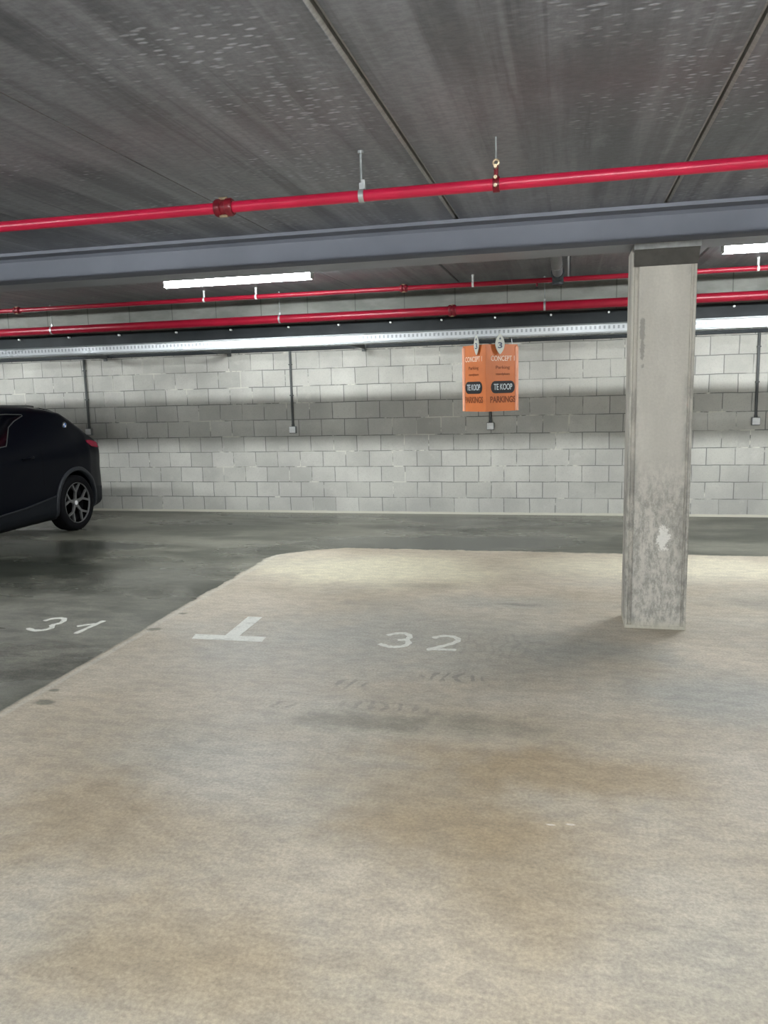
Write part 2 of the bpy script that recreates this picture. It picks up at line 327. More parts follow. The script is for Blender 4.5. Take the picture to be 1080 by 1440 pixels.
def box(bm, x0, x1, y0, y1, z0, z1, bev=0.0, mi=0):
    r = bmesh.ops.create_cube(bm, size=1.0, matrix=Matrix.Translation(((x0 + x1) / 2, (y0 + y1) / 2, (z0 + z1) / 2)) @ Matrix.Diagonal((x1 - x0, y1 - y0, z1 - z0, 1)))
    vs = r['verts']; fs = {f for v in vs for f in v.link_faces}
    for f in fs: f.material_index = mi
    if bev:
        es = list({e for v in vs for e in v.link_edges})
        bmesh.ops.bevel(bm, geom=es, offset=bev, segments=2, affect='EDGES', profile=0.6)
    return vs
def tube(bm, p0, p1, r, seg=16, r2=None, mi=0, caps=True):
    p0 = Vector(p0); p1 = Vector(p1); d = p1 - p0
    mat = Matrix.Translation((p0 + p1) / 2) @ d.to_track_quat('Z', 'Y').to_matrix().to_4x4()
    res = bmesh.ops.create_cone(bm, cap_ends=caps, segments=seg, radius1=r, radius2=r if r2 is None else r2, depth=d.length, matrix=mat)
    for f in {f for v in res['verts'] for f in v.link_faces}: f.material_index = mi
def path_tube(bm, pts, r, seg=8):
    rings = []
    pts = [Vector(p) for p in pts]
    for i, p in enumerate(pts):
        d = (pts[min(i + 1, len(pts) - 1)] - pts[max(i - 1, 0)]).normalized()
        q = d.to_track_quat('Z', 'Y')
        rings.append([bm.verts.new(p + q @ Vector((r * math.cos(a), r * math.sin(a), 0))) for a in [2 * PI * k / seg for k in range(seg)]])
    for a, b in zip(rings, rings[1:]):
        for k in range(seg): bm.faces.new((a[k], a[(k + 1) % seg], b[(k + 1) % seg], b[k]))
    bm.faces.new(rings[0]); bm.faces.new(rings[-1])
def torus(bm, c, axis, R, r, s1=28, s2=8, a0=0.0, a1=2 * PI):
    q = Vector(axis).to_track_quat('Z', 'Y'); full = abs(a1 - a0 - 2 * PI) < 1e-6
    rings = []
    for i in range(s1 if full else s1 + 1):
        a = a0 + (a1 - a0) * i / s1
        rings.append([bm.verts.new(Vector(c) + q @ Vector(((R + r * math.cos(b)) * math.cos(a), (R + r * math.cos(b)) * math.sin(a), r * math.sin(b)))) for b in [2 * PI * k / s2 for k in range(s2)]])
    n = len(rings)
    for i in range(n if full else n - 1):
        a, b = rings[i], rings[(i + 1) % n]
        for k in range(s2): bm.faces.new((a[k], a[(k + 1) % s2], b[(k + 1) % s2], b[k]))
    if not full: bm.faces.new(rings[0]); bm.faces.new(rings[-1])
def prism(bm, prof, axis, a, b, mi=0):
    """extrude a closed 2D profile along an axis; axis 'x': prof=(y,z); 'y': (x,z); 'z': (x,y)"""
    def P(u, v, t): return {'x': (t, u, v), 'y': (u, t, v), 'z': (u, v, t)}[axis]
    A = [bm.verts.new(P(u, v, a)) for u, v in prof]; B = [bm.verts.new(P(u, v, b)) for u, v in prof]
    n = len(prof); fs = [bm.faces.new(A), bm.faces.new(B[::-1])]
    for i in range(n): fs.append(bm.faces.new((A[i], A[(i + 1) % n], B[(i + 1) % n], B[i])))
    for f in fs: f.material_index = mi
def lathe(bm, prof, c, axis, seg=40, mi=0):
    q = Vector(axis).to_track_quat('Z', 'Y'); rings = []
    for h, r in prof:
        rings.append([bm.verts.new(Vector(c) + q @ Vector((r * math.cos(2 * PI * k / seg), r * math.sin(2 * PI * k / seg), h))) for k in range(seg)])
    for a, b in zip(rings, rings[1:]):
        for k in range(seg): bm.faces.new((a[k], a[(k + 1) % seg], b[(k + 1) % seg], b[k])).material_index = mi
    return rings
def struct(name, bm, m, **k): return tagp(obj(name, bm, m, **k), kind='structure')
def NB(): return bmesh.new()

# ------------------------------------------------------------------ the setting
YW = 9.92; CZ1 = 2.665; CZ2 = 2.87; XL, XR, YF = -14.0, 11.0, -9.0
bm = NB(); box(bm, XL, XR, YF, YW, -0.2, 0.0); struct('floor', bm, 'floor')
bm = NB(); box(bm, XL, XR, YW, YW + 0.2, 0.0, CZ2 + .1); struct('wall_back', bm, 'wall')
for nm, a in (('wall_left', (XL - .2, XL, YF, YW)), ('wall_right', (XR, XR + .2, YF, YW)), ('wall_front', (XL, XR, YF - .2, YF))):
    bm = NB(); box(bm, *a, 0.0, CZ2 + .1); struct(nm, bm, 'wall')
def soffit(y0, y1, z, seams, gw, gd):
    bm = NB(); prof = [(XL, z)]
    for s in seams:
        if XL < s < XR:
            prof += [(s - gw - 0.003, z), (s - 0.006, z + 0.010), (s - 0.005, z + gd), (s + 0.005, z + gd), (s + 0.006, z + 0.010), (s + gw + .003, z)] if abs(s) < 1.6 else [(s - .004, z), (s - .003, z + .02), (s + .003, z + .02), (s + .004, z)]
    prof += [(XR, z), (XR, z + 0.25), (XL, z + 0.25)]
    prism(bm, prof, 'y', y0, y1); return bm
f1 = [-1.944 + 1.25 * k for k in range(-10, 12)]
bm = soffit(YF, 5.33, CZ1, [], 0.012, 0.03)
bm.free(); bm = soffit(YF, 5.33, CZ1, [s + (0.0 if abs(s + .694) > .1 else -.011) for s in f1], 0.017, 0.05); struct('ceiling', bm, 'ceil')
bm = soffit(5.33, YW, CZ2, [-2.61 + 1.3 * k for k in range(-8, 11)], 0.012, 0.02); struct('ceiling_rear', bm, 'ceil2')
# column -------------------------------------------------------------
cx0, cx1, cy0, cy1 = 0.372, 0.756, 5.25, 5.55
ch = 0.028
t = thing('concrete_column', 'square grey concrete column with chipped edges and a white scar, carrying the steel beam', 'column', ((cx0 + cx1) / 2, (cy0 + cy1) / 2, 0))
def col_prof(e=0.0): return [(cx0 + ch, cy0 - e), (cx1 - ch * .6, cy0 - e), (cx1, cy0 + ch * .6), (cx1, cy1), (cx0, cy1), (cx0, cy0 + ch)]
def local(bm, par):
    bmesh.ops.translate(bm, verts=bm.verts, vec=-Vector(par.location)); return bm
bm = NB()
# thin raised arrises at both sides of the front, as the photo shows
pr = [(cx0, cy1), (cx0, cy0 + .012), (cx0 + .006, cy0), (cx0 + .016, cy0), (cx0 + .022, cy0 + .016), (cx0 + .038, cy0 + .016), (cx0 + .046, cy0),
      (cx1 - .036, cy0), (cx1 - .030, cy0 + .010), (cx1 - .022, cy0 + .010), (cx1 - .016, cy0), (cx1 - .006, cy0), (cx1, cy0 + .008), (cx1, cy1)]
prism(bm, pr[::-1], 'z', 0.0, 2.425)
obj('shaft', local(bm, t), 'column', t)
bm = NB(); box(bm, cx0 + .004, cx1 - .004, cy0 - .006, cy0 + .03, 0, .022, .005); obj('mortar_foot', local(bm, t), 'column', t)
bm = NB()
prism(bm, [(5.168, 2.403), (5.249, 2.315), (5.249, 2.403)], 'x', cx0 + .012, cx1 + .002)
tagp(obj('corbel', local(bm, t), 'corbel', t), 'sloping bearing ledge under the beam')
bm = NB(); box(bm, cx0 + .004, cx1 + .006, 5.160, 5.5, 2.404, 2.44, .002); obj('bearing_plate', local(bm, t), 'plate', t)

# steel beam -----------------------------------------------------------
bm = NB(); f0, f1y, zb, zt = 5.17, 5.47, 2.44, 2.664; tf = .022; yw0, yw1 = 5.312, 5.328; rr = .02
prism(bm, [(f0, zb), (f1y, zb), (f1y, zb + tf), (yw1 + rr, zb + tf), (yw1, zb + tf + rr), (yw1, zt - tf - rr), (yw1 + rr, zt - tf), (f1y, zt - tf), (f1y, zt),
           (f0, zt), (f0, zt - tf), (yw0 - rr, zt - tf), (yw0, zt - tf - rr), (yw0, zb + tf + rr), (yw0 - rr, zb + tf), (f0, zb + tf)][::-1], 'x', XL + .02, XR - .02)
tagp(obj('steel_beam', bm, 'beam'), 'long blue-grey painted steel beam resting on the concrete column', 'beam')

# ------------------------------------------------------------------ luminaires
LG = 'tube luminaires on the ceiling'
def make_lamp():
    t = thing('tube_luminaire', 'x', 'ceiling light', (0, 0, 0), LG)
    L = 1.557
    bm = NB(); box(bm, -L / 2, L / 2, -.042, .042, .012, .05, .008); obj('housing', bm, 'lamp_body', t, True, 40)
    bm = NB()
    pr = [(-.046, .012)] + [(.046 * math.cos(a), .012 - .058 * math.sin(a) ** .8) for a in [PI - PI * k / 10 for k in range(1, 10)]] + [(.046, .012)]
    prism(bm, pr, 'x', -L / 2 + .012, L / 2 - .012); obj('diffuser', bm, 'emit', t, True, 60)
    for s in (-1, 1):
        bm = NB(); box(bm, min(s * L / 2, s * (L / 2 - .018)), max(s * L / 2, s * (L / 2 - .018)), -.048, .048, -.045, .052, .008); obj('end_cap', bm, 'lamp_body', t)
        bm = NB(); tube(bm, (s * .5, 0, .05), (s * .5, 0, .153), .006, 8); box(bm, s * .5 - .03, s * .5 + .03, -.02, .02, .05, .056); obj('hanger', bm, 'zincdull', t)
    return t
def copy_thing(t, loc, label, group=None):
    r = t.copy(); C.objects.link(r); r.location = loc; r['label'] = label
    if group: r['group'] = group
    for ch_ in list(t.children):
        c = ch_.copy(); C.objects.link(c); c.parent = r
        for g in ch_.children:
            d = g.copy(); C.objects.link(d); d.parent = c
    return r
L0 = make_lamp(); L0.location = (-3.176, 7.4, 2.717)
L0['label'] = 'lit white tube luminaire on the ceiling behind the beam, left of the column'
copy_thing(L0, (2.031, 7.4, 2.717), 'lit white tube luminaire on the ceiling behind the beam, right of the column')
for x in (-8.38, 7.24): copy_thing(L0, (x, 7.4, 2.717), 'lit tube luminaire outside the frame, in line with the lamps behind the beam')
for y in (0.4, -4.2):
    for x in (-10.2, -5.0, 0.25, 5.45):
        copy_thing(L0, (x, y, CZ1 - .153), 'lit tube luminaire overhead on the near side of the beam, outside the frame')

# ------------------------------------------------------------------ pipes
def pipe(name, label, y, z, r, mats, sleeves, x0=XL, x1=XR):
    t = thing(name, label, 'pipe', (0, y, z))
    bm = NB(); tube(bm, (x0, 0, 0), (x1, 0, 0), r, 24, caps=True); obj('pipe_run', bm, mats, t, True, 50)
    for x in sleeves:
        bm = NB(); lathe(bm, [(-.045, r), (-.045, r + .010), (-.036, r + .016), (-.014, r + .016), (-.010, r + .009), (.010, r + .009), (.014, r + .016), (.036, r + .016), (.045, r + .010), (.045, r)], (x, 0, 0), (1, 0, 0), 20)
        s = obj('coupling', bm, 'redfit', t, True, 40)
        for k in (-1, 1):
            bm = NB(); tube(bm, (x - .02, -.012 , k * (r + .014)), (x + .02, -.012, k * (r + .014)), .007, 8); obj('bolt', bm, 'brass', s)
    return t
front = pipe('sprinkler_pipe', 'thick bright red pipe hanging below the ceiling in front of the steel beam', 3.602, 2.472, .0255, 'red', [-1.59, 3.4, -6.6])
thinp = pipe('sprinkler_pipe', 'thinner red pipe just under the ceiling behind the beam, upper of the two', 9.15, 2.762, .027, 'red2', [-7.03, -1.87, 4.6])
mainp = pipe('sprinkler_pipe', 'red pipe above the black strip along the block wall, lower of the two', 9.65, 2.533, .052, 'red2', [-1.38, 5.5])
HG = 'pipe hangers on the red pipes'
def hanger(x, y, z, r, top, label, rod=.0045, mat='zincdull', strap='zinc', head=True):
    t = thing('pipe_hanger', label, 'pipe hanger', (x, y, top), HG)
    h = top - z
    bm = NB(); tube(bm, (0, 0, -h + r + .012), (0, 0, -.004), rod, 10)
    obj('rod', bm, mat, t, True, 40)
    bm = NB(); lathe(bm, [(-.012, r + .001), (-.012, r + .004), (.012, r + .004), (.012, r + .001)], (0, 0, -h), (1, 0, 0), 24)
    box(bm, -.010, .010, -.009, .009, -h + r + .002, -h + r + .03, .002); obj('clamp', bm, strap, t)
    bm = NB(); tube(bm, (0, 0, -.012), (0, 0, 0), .014, 12); obj('ceiling_anchor', bm, mat, t)
    return t
t = hanger(-.92, 3.602, 2.472, .0255, CZ1, 'steel rod hanger on the front red pipe, left of its brassy clamp', .0065)
bm = NB(); box(bm, .002, .018, -.012, .012, -.165, -.125, .002); obj('lock_nut', bm, 'zinc', t)
t = thing('pipe_hanger', 'brassy eye clamp holding the front red pipe, nearer to the column', 'pipe hanger', (-.316, 3.602, CZ1), HG)
bm = NB(); lathe(bm, [(-.014, .027), (-.014, .033), (.014, .033), (.014, .027)], (0, 0, 2.472 - CZ1), (1, 0, 0), 24); obj('clamp', bm, 'redfit', t)
bm = NB(); tube(bm, (0, -.01, -.165), (0, -.01, -.118), .010, 10); obj('stem', bm, 'redfit', t)
bm = NB(); torus(bm, (0, -.01, -.105), (0, 1, 0), .012, .005, 18, 8); obj('eye_nut', bm, 'brass', t, True)
for z, y1 in ((-.128, -.018), (-.172, -.027), (-.205, -.034)):
    bm = NB(); tube(bm, (0, -.048, z), (0, y1, z), .008, 6); obj('bolt', bm, 'brass', t)
bm = NB(); tube(bm, (0, -.01, -.094), (0, -.01, 0), .004, 8); obj('rod', bm, 'zincdull', t)
for x, top_l in [(-6.89, 'above the parked car'), (-3.585, 'under the left lamp'), (-.288, 'left of the concrete column'), (3.4, 'beyond the column')]:
    hanger(x, 9.65, 2.533, .052, CZ2, 'thin rod hanger on the lower rear red pipe, ' + top_l, .004)
for x, top_l in [(-4.374, 'below the left lamp, left of a pair'), (-3.692, 'below the left lamp, right of a pair'), (-1.071, 'over the orange sign'), (1.912, 'below the right lamp')]:
    hanger(x, 9.15, 2.762, .027, CZ2, 'short white clamp on the thin red pipe, ' + top_l, .012, 'box', 'box')
# little drain tee on the thin pipe
bm = NB(); tube(bm, (-.359, 0, -.02), (-.359, 0, -.062), .012, 10); hd = obj('nozzle', bm, 'redfit', thinp)
bm = NB(); tube(bm, (-.359, 0, -.060), (-.359, 0, -.082), .006, 8, .02); obj('deflector', bm, 'pvcdark', hd)

# drain pipe
t = thing('drain_pipe', 'grey plastic drain pipe under the rear ceiling ending in a dark rounded socket', 'drain pipe', (-.13, 7.6, 2.785))
bm = NB(); tube(bm, (0, -2.1, 0), (0, 1.29, 0), .055, 24); obj('pipe_run', bm, 'pvc', t, True, 50)
bm = NB(); lathe(bm, [(-.06, .056), (-.06, .064), (.0, .066), (.01, .072), (.03, .072), (.03, .056)], (0, 1.17, 0), (0, 1, 0), 24); obj('collar', bm, 'pvcdark', t, True, 40)
bm = NB(); path_tube(bm, [(0, 1.27, 0), (0, 1.33, -.005), (0, 1.38, -.03), (0, 1.40, -.07), (0, 1.40, -.10)], .060, 20); obj('elbow', bm, 'pvcdark', t, True, 60)
for y in (-1.2, .6):
    bm = NB(); lathe(bm, [(-.012, .0555), (-.012, .059), (.012, .059), (.012, .0555)], (0, y, 0), (0, 1, 0), 24); tube(bm, (0, y, .055), (0, y, .0845), .006, 8); obj('pipe_clip', bm, 'zincdull', t)
t = thing('ceiling_conduit', 'slim pale conduit running under the rear ceiling beside the grey drain pipe', 'conduit', (-.02, 7.6, CZ2 - .012))
bm = NB(); tube(bm, (0, -2.1, 0), (0, 2.3, 0), .011, 10); obj('conduit_run', bm, 'lamp_body', t, True, 50)
# black strip with fixings
t = thing('black_membrane_strip', 'flat black strip with small bolts along its top edge, fixed high on the block wall', 'wall strip', (0, YW - .012, 2.32))
bm = NB(); box(bm, XL + .02, XR - .02, -.006, .0115, -.175, .165, .002); obj('sheet', bm, 'black', t)
xs = [-7.6, -6.8, -6.02, -5.16, -4.37, -3.56, -2.88, -2.2, -1.55, -.89, -.22, .45, 1.14, 1.83, 2.55, 3.3]
for x in xs:
    bm = NB(); tube(bm, (x, -.045, .128), (x, -.005, .128), .013, 8); obj('bolt', bm, 'box', t)

# cable tray -----------------------------------------------------------
ty0, ty1, tz0, tz1 = 8.25, 8.50, 2.105, 2.205
t = thing('cable_tray', 'long galvanised perforated cable tray hanging in front of the block wall', 'cable tray', (0, (ty0 + ty1) / 2, tz0))
def perf_mat():
    m = NT('perforated_galvanised_rail', (0.6, 0.62, 0.63), 0.3, 0.25)
    X, Y, Z = m.sep()
    fx = m.ma('FRACT', m.ma('MULTIPLY', X, 1 / 0.045))
    hole = m.ma('MULTIPLY', m.ma('LESS_THAN', m.ma('ABSOLUTE', m.ma('SUBTRACT', fx, 0.5)), 0.22), m.ma('LESS_THAN', m.ma('ABSOLUTE', m.ma('SUBTRACT', Z, 2.165)), 0.016))
    n = m.noise(5, 5, .6, sc=(.4, 1, 1))
    m.col(m.mix(m.ma('MULTIPLY', hole, .75), m.mix(n, (0.44, 0.46, 0.475), (0.60, 0.62, 0.635)), (0.18, 0.19, 0.20))); m.rgh(m.mr(n, .3, .7, .25, .42)); return m.m
M['perf'] = perf_mat()
bm = NB(); prism(bm, [(.014, 0), (0, .018), (0, .088), (-.004, .090), (.004, .090), (.004, .018), (.018, .0)][::-1], 'x', XL + .02, XR - .02)
bmesh.ops.translate(bm, verts=bm.verts, vec=(0, -.125, 0)); obj('front_rail', bm, 'perf', t)
bm = NB(); box(bm, XL + .02, XR - .02, -.135, -.121, .0902, .102); obj('rail_lip', bm, 'zinclip', t)
bm = NB(); box(bm, XL + .02, XR - .02, .121, .125, 0, .1); obj('rear_rail', bm, 'zincdull', t)
bm = NB()
x = -9.5
box(bm, XL + .02, -9.5, -.12, .12, 0, .003); box(bm, 5.5, XR - .02, -.12, .12, 0, .003)
box(bm, -9.5, 5.5, -.121, -.09, 0, .003); box(bm, -9.5, 5.5, .09, .121, 0, .003); box(bm, -9.5, 5.5, -.02, .02, 0, .003)
while x < 5.5:
    box(bm, x, x + .035, -.09, -.02, 0, .003); box(bm, x, x + .035, .02, .09, 0, .003); x += .075
obj('tray_floor', bm, 'zincdull', t)
# a few cables in the tray
CG = 'cables lying in the tray'
for y, r, nm in ((8.30, .012, 'front'), (8.36, .016, 'middle'), (8.43, .010, 'rear')):
    bm = NB(); path_tube(bm, [(XL + .05 + k * .5, y + .012 * math.sin(k * 1.7 + r * 400), tz0 + .004 + r) for k in range(50)], r, 8)
    tagp(obj('tray_cable', bm, 'black', None, True), 'black cable lying inside the galvanised tray', 'cable', CG)
for x, l in [(-8.12, 'farthest left'), (-6.27, 'behind the car roof'), (-4.42, 'between the left boxes'), (-2.56, 'midway towards the sign'), (3.0, 'right of the last box')]:
    t = thing('tray_bracket', 'dark steel arm under the cable tray, ' + l, 'bracket', (x, YW, 2.165), 'arms under the cable tray')
    bm = NB(); prism(bm, [(-1.4205, .02), (-1.4205, -.012), (-.05, -.03), (-.024, -.03), (-.024, .02)], 'x', -.012, .012); obj('arm', bm, 'conduit', t)
    bm = NB(); box(bm, -.03, .03, -.026, -.0182, -.06, .04, .002); obj('wall_plate', bm, 'conduit', t)

# wall boxes ------------------------------------------------------------
for x, z, l, ztop in [(-6.615, 1.134, 'behind the rear of the parked car', 2.14), (-3.565, 1.12, 'on the bare wall left of the sign', 2.14),
                      (-.953, 1.127, 'directly below the orange sign', 2.14), (2.116, 1.137, 'right of the concrete column', 2.14)]:
    t = thing('junction_box', 'small white wall box below a dark conduit, ' + l, 'junction box', (x, YW, z), 'junction boxes on the block wall')
    bm = NB(); box(bm, -.047, .047, -.05, 0, -.05, .045, .008); obj('back_box', bm, 'boxgrey', t)
    bm = NB(); box(bm, -.041, .041, -.062, -.049, -.040, .040, .005); c = obj('cover', bm, 'box', t)
    bm = NB(); box(bm, -.018, .018, -.066, -.0615, -.02, .02, .002); obj('socket_flap', bm, 'box', c)
    bm = NB(); tube(bm, (0, -.018, .044), (0, -.018, ztop - z), .0165, 12); obj('conduit', bm, 'conduit', t, True, 50)
    bm = NB(); tube(bm, (0, -.018, .035), (0, -.018, .075), .022, 12, .018); obj('gland', bm, 'conduit', t)
    for zz in (.45, .85):
        bm = NB(); box(bm, -.022, .022, -.038, 0, zz - .008, zz + .008, .002); obj('clip', bm, 'conduit', t)

# ------------------------------------------------------------------ orange sign
def text_mesh(body, width, height, mat_world, mat, name, parent, bold=0.0, depth=.0008):
    cu = bpy.data.curves.new('t', 'FONT'); cu.body = body; cu.align_x = 'CENTER'; cu.align_y = 'CENTER'; cu.extrude = depth; cu.offset = bold
    o = bpy.data.objects.new('t', cu); C.objects.link(o); bpy.context.view_layer.update()
    me = bpy.data.meshes.new_from_object(o.evaluated_get(bpy.context.evaluated_depsgraph_get()))
    C.objects.unlink(o); bpy.data.objects.remove(o)
    xs_ = [v.co.x for v in me.vertices]; ys_ = [v.co.y for v in me.vertices]
    cx, cy = (min(xs_) + max(xs_)) / 2, (min(ys_) + max(ys_)) / 2
    sx, sy = width / (max(xs_) - min(xs_)), height / (max(ys_) - min(ys_))
    for v in me.vertices: v.co = Vector(((v.co.x - cx) * sx, (v.co.y - cy) * sy, v.co.z))
    me.transform(mat_world)
    me.name = name; me.materials.clear(); me.materials.append(M[mat])
    r = bpy.data.objects.new(name, me); C.objects.link(r); r.parent = parent
    return r
RX, RY = -.822, 8.07
Lc = Vector((-1.083, 8.32)); Rc = Vector((-.52, 8.32)); Rg = Vector((RX, RY))
base = Vector((RX, 8.2, 1.36))
t = thing('orange_sign', 'orange three-sided plastic for-sale sign hung under the cable tray', 'sign', base)
sz0, sz1 = 0.0, .675
def panel(a, b, name, lab):
    a = Vector((a.x, a.y, 0)); b = Vector((b.x, b.y, 0)); d = (b - a).normalized(); n = Vector((d.y, -d.x, 0))
    W = (b - a).length; th = .006
    bm = NB(); N = 12
    rows = []
    for k in range(N + 1):
        s = W * k / N
        bulge = .0
        o_ = a + d * s - base.xy.to_3d() + n * bulge
        rows.append([bm.verts.new((o_.x, o_.y, sz0 + .0)), bm.verts.new((o_.x, o_.y, sz1)), bm.verts.new((o_.x - n.x * th, o_.y - n.y * th, sz1)), bm.verts.new((o_.x - n.x * th, o_.y - n.y * th, sz0))])
    for p, q in zip(rows, rows[1:]):
        for k in range(4): bm.faces.new((p[k], p[(k + 1) % 4], q[(k + 1) % 4], q[k]))
    bm.faces.new(rows[0]); bm.faces.new(rows[-1])
    p = obj(name, bm, 'orange', t)
    if lab: p['label'] = lab
    mw = Matrix.Translation((a + b) / 2 - base.xy.to_3d()) @ Matrix(((d.x, 0, n.x, 0), (d.y, 0, n.y, 0), (0, 1, 0, 0), (0, 0, 0, 1)))
    return p, mw, W
for a, b, nm, lab in ((Lc, Rg, 'left_panel', None), (Rg, Rc, 'right_panel', None)):
    p, mw, W = panel(a, b, 'side_panel', None)
    off = .012 if nm == 'right_panel' else -.01
    def at(z, e=.0015, dx=0.0): return mw @ Matrix.Translation((off + dx, z, e))
    text_mesh('CONCEPT 1', W * .74, .052, at(.535), 'whiteink', 'heading', p, .008)
    text_mesh('Parking', W * .44, .042, at(.440), 'brownink', 'printed_line', p, .006)
    text_mesh('standplaats', W * .44, .032, at(.375), 'brownink', 'printed_line', p, .006)
    bm = NB(); w2, h2 = W * .375, .062; pts = []
    for (cx, a0) in ((w2 - h2 * .8, -PI / 2), (-w2 + h2 * .8, PI / 2)):
        pts += [(cx + h2 * .8 * math.cos(a0 + PI * k / 12), h2 * math.sin(a0 + PI * k / 12)) for k in range(13)]
    A = [bm.verts.new((x, y, .001)) for x, y in pts]; B = [bm.verts.new((x, y, .003)) for x, y in pts]
    bm.faces.new(B)
    for k in range(len(A)): bm.faces.new((A[k], A[(k + 1) % len(A)], B[(k + 1) % len(A)], B[k]))
    bm.transform(at(.245, 0)); pill = tagp(obj('pill', bm, 'ink', p), 'black rounded patch reading TE KOOP')
    text_mesh('TE KOOP', W * .58, .062, at(.248, .0040), 'greyink', 'lettering', p, .012)
    text_mesh('PARKINGS', W * .80, .066, at(.120), 'brownink', 'printed_line', p, .03)
panel(Rc, Lc, 'rear_panel', None)
bm = NB(); tube(bm, (Rg.x - base.x, Rg.y - base.y + .001, sz0), (Rg.x - base.x, Rg.y - base.y + .001, sz1), .006, 12)
obj('fold', bm, 'orange', t, True, 60)
for cpt, s in ((Lc, 1), (Rc, -1)):
    bm = NB(); q = cpt - base.xy
    tube(bm, (q.x + s * .012, q.y - .006, sz0 + .004), (q.x + s * .012, q.y - .006, sz1 - .02), .022, 16); obj('edge_fold', bm, 'orange_edge', t, True, 60)
bm = NB(); q = Rc - base.xy; path_tube(bm, [(q.x - .05, q.y - .03, sz1 - .02), (q.x - .055, q.y - .035, sz1 + .03), (q.x - .06, q.y - .03, sz1 + .07)], .004, 6); obj('hook', bm, 'zinc', t)
def oval(x, y, z, d, label, wd):
    t = thing('oval_tag', label, 'tag', (x, y, z), 'oval tags over the orange sign')
    d = Vector((d.x, d.y, 0)).normalized(); n = Vector((d.y, -d.x, 0))
    mw = Matrix(((d.x, 0, n.x, 0), (d.y, 0, n.y, 0), (0, 1, 0, 0), (0, 0, 0, 1)))
    def vesica(bm, w, h, z0, z1):
        pts = []
        N = 14
        for k in range(N): u = k / N; pts.append((w * math.sin(PI * u) ** .8, h - 2 * h * u))
        for k in range(N): u = k / N; pts.append((-w * math.sin(PI * u) ** .8, -h + 2 * h * u))
        A = [bm.verts.new((a, b, z0)) for a, b in pts]; B = [bm.verts.new((a, b, z1)) for a, b in pts]
        bm.faces.new(A); bm.faces.new(B[::-1])
        for k in range(len(A)): bm.faces.new((A[k], A[(k + 1) % len(A)], B[(k + 1) % len(A)], B[k]))
    bm = NB(); vesica(bm, wd, .103, -.003, .003); bm.transform(mw); obj('plate', bm, 'tag', t)
    text_mesh('3', wd * .95, .06, mw @ Matrix.Translation((0, -.012, .0035)), 'tagink', 'numeral', t, .02)
    bm = NB(); prism(bm, [(-.013, .045), (.013, .045), (0, .072)], 'z', .002, .0045); bm.transform(mw); obj('arrow_mark', bm, 'tagink', t)
    bm = NB(); torus(bm, (0, -.004, .112), (1, 0, 0), .014, .003, 14, 6); obj('hook', bm, 'zinc', t)
oval(-.684, 8.135, 2.035, Rc - Rg, 'pale pointed oval tag over the right half of the orange sign', .056)
oval(-.922, 8.135, 2.035, Rg - Lc, 'pale pointed oval tag over the left half of the orange sign', .038)

# ------------------------------------------------------------------ painted floor marks
def ribbon(bm, pts, w, z=.002):
    # resample as smooth curve
    P = [Vector((x, y)) for x, y in pts]
    if len(P) > 2:
        Q = []
        for i in range(len(P) - 1):
            p0, p1, p2, p3 = P[max(i - 1, 0)], P[i], P[i + 1], P[min(i + 2, len(P) - 1)]
            for k in range(6):
                u = k / 6
                Q.append(.5 * ((2 * p1) + (-p0 + p2) * u + (2 * p0 - 5 * p1 + 4 * p2 - p3) * u * u + (-p0 + 3 * p1 - 3 * p2 + p3) * u ** 3))
        P = Q + [P[-1]]
    A = []; n = len(P)
    for i, p in enumerate(P):
        d = (P[min(i + 1, n - 1)] - P[max(i - 1, 0)]).normalized(); nn = Vector((-d.y, d.x))
        ww = w * (.85 + .15 * math.sin(i * 1.3)) * .5
        if i in (0, n - 1): ww *= .75
        A.append((bm.verts.new((p.x + nn.x * ww, p.y + nn.y * ww, z)), bm.verts.new((p.x - nn.x * ww, p.y - nn.y * ww, z))))
    for a, b in zip(A, A[1:]): bm.faces.new((a[0], a[1], b[1], b[0]))
def slab(bm, t=.0018):
    bmesh.ops.recalc_face_normals(bm, faces=bm.faces)
    r = bmesh.ops.extrude_face_region(bm, geom=bm.faces[:])
    for v in [g for g in r['geom'] if isinstance(g, bmesh.types.BMVert)]: v.co.z = .0002
def digits(label, items, group):
    c = Vector((sum(p[0] for s in items[0] for p in s) / sum(len(s) for s in items[0]), 4.75, 0))
    t = thing('painted_bay_number', label, 'floor marking', c, group)
    for strokes in items:
        bm = NB()
        for k, s in enumerate(strokes):
            ribbon(bm, s, .044, .002 + .0003 * k)
        slab(bm); bmesh.ops.translate(bm, verts=bm.verts, vec=-c); obj('digit', bm, 'paint', t)
digits('white painted number 32 on the pale floor, in front of the block wall', [
    [[(-1.155, 4.854), (-1.105, 4.902), (-1.046, 4.911), (-1.003, 4.858), (-1.01, 4.790), (-1.065, 4.767)], [(-1.015, 4.789), (-.984, 4.721), (-1.003, 4.655), (-1.066, 4.629), (-1.118, 4.646), (-1.166, 4.676)]],
    [[(-.847, 4.844), (-.786, 4.897), (-.715, 4.885), (-.679, 4.825), (-.703, 4.757), (-.766, 4.685), (-.838, 4.618)], [(-.848, 4.612), (-.771, 4.625), (-.665, 4.629)]]], 'painted bay numbers')
digits('white painted number 31 on the dark floor, beside the parked car', [
    [[(-3.723, 4.818), (-3.695, 4.880), (-3.64, 4.90), (-3.59, 4.87), (-3.567, 4.79), (-3.60, 4.735)], [(-3.60, 4.74), (-3.556, 4.670), (-3.578, 4.614), (-3.649, 4.600), (-3.724, 4.64)]],
    [[(-3.39, 4.729), (-3.345, 4.775), (-3.295, 4.80)], [(-3.273, 4.885), (-3.285, 4.774), (-3.298, 4.575)]]], 'painted bay numbers')
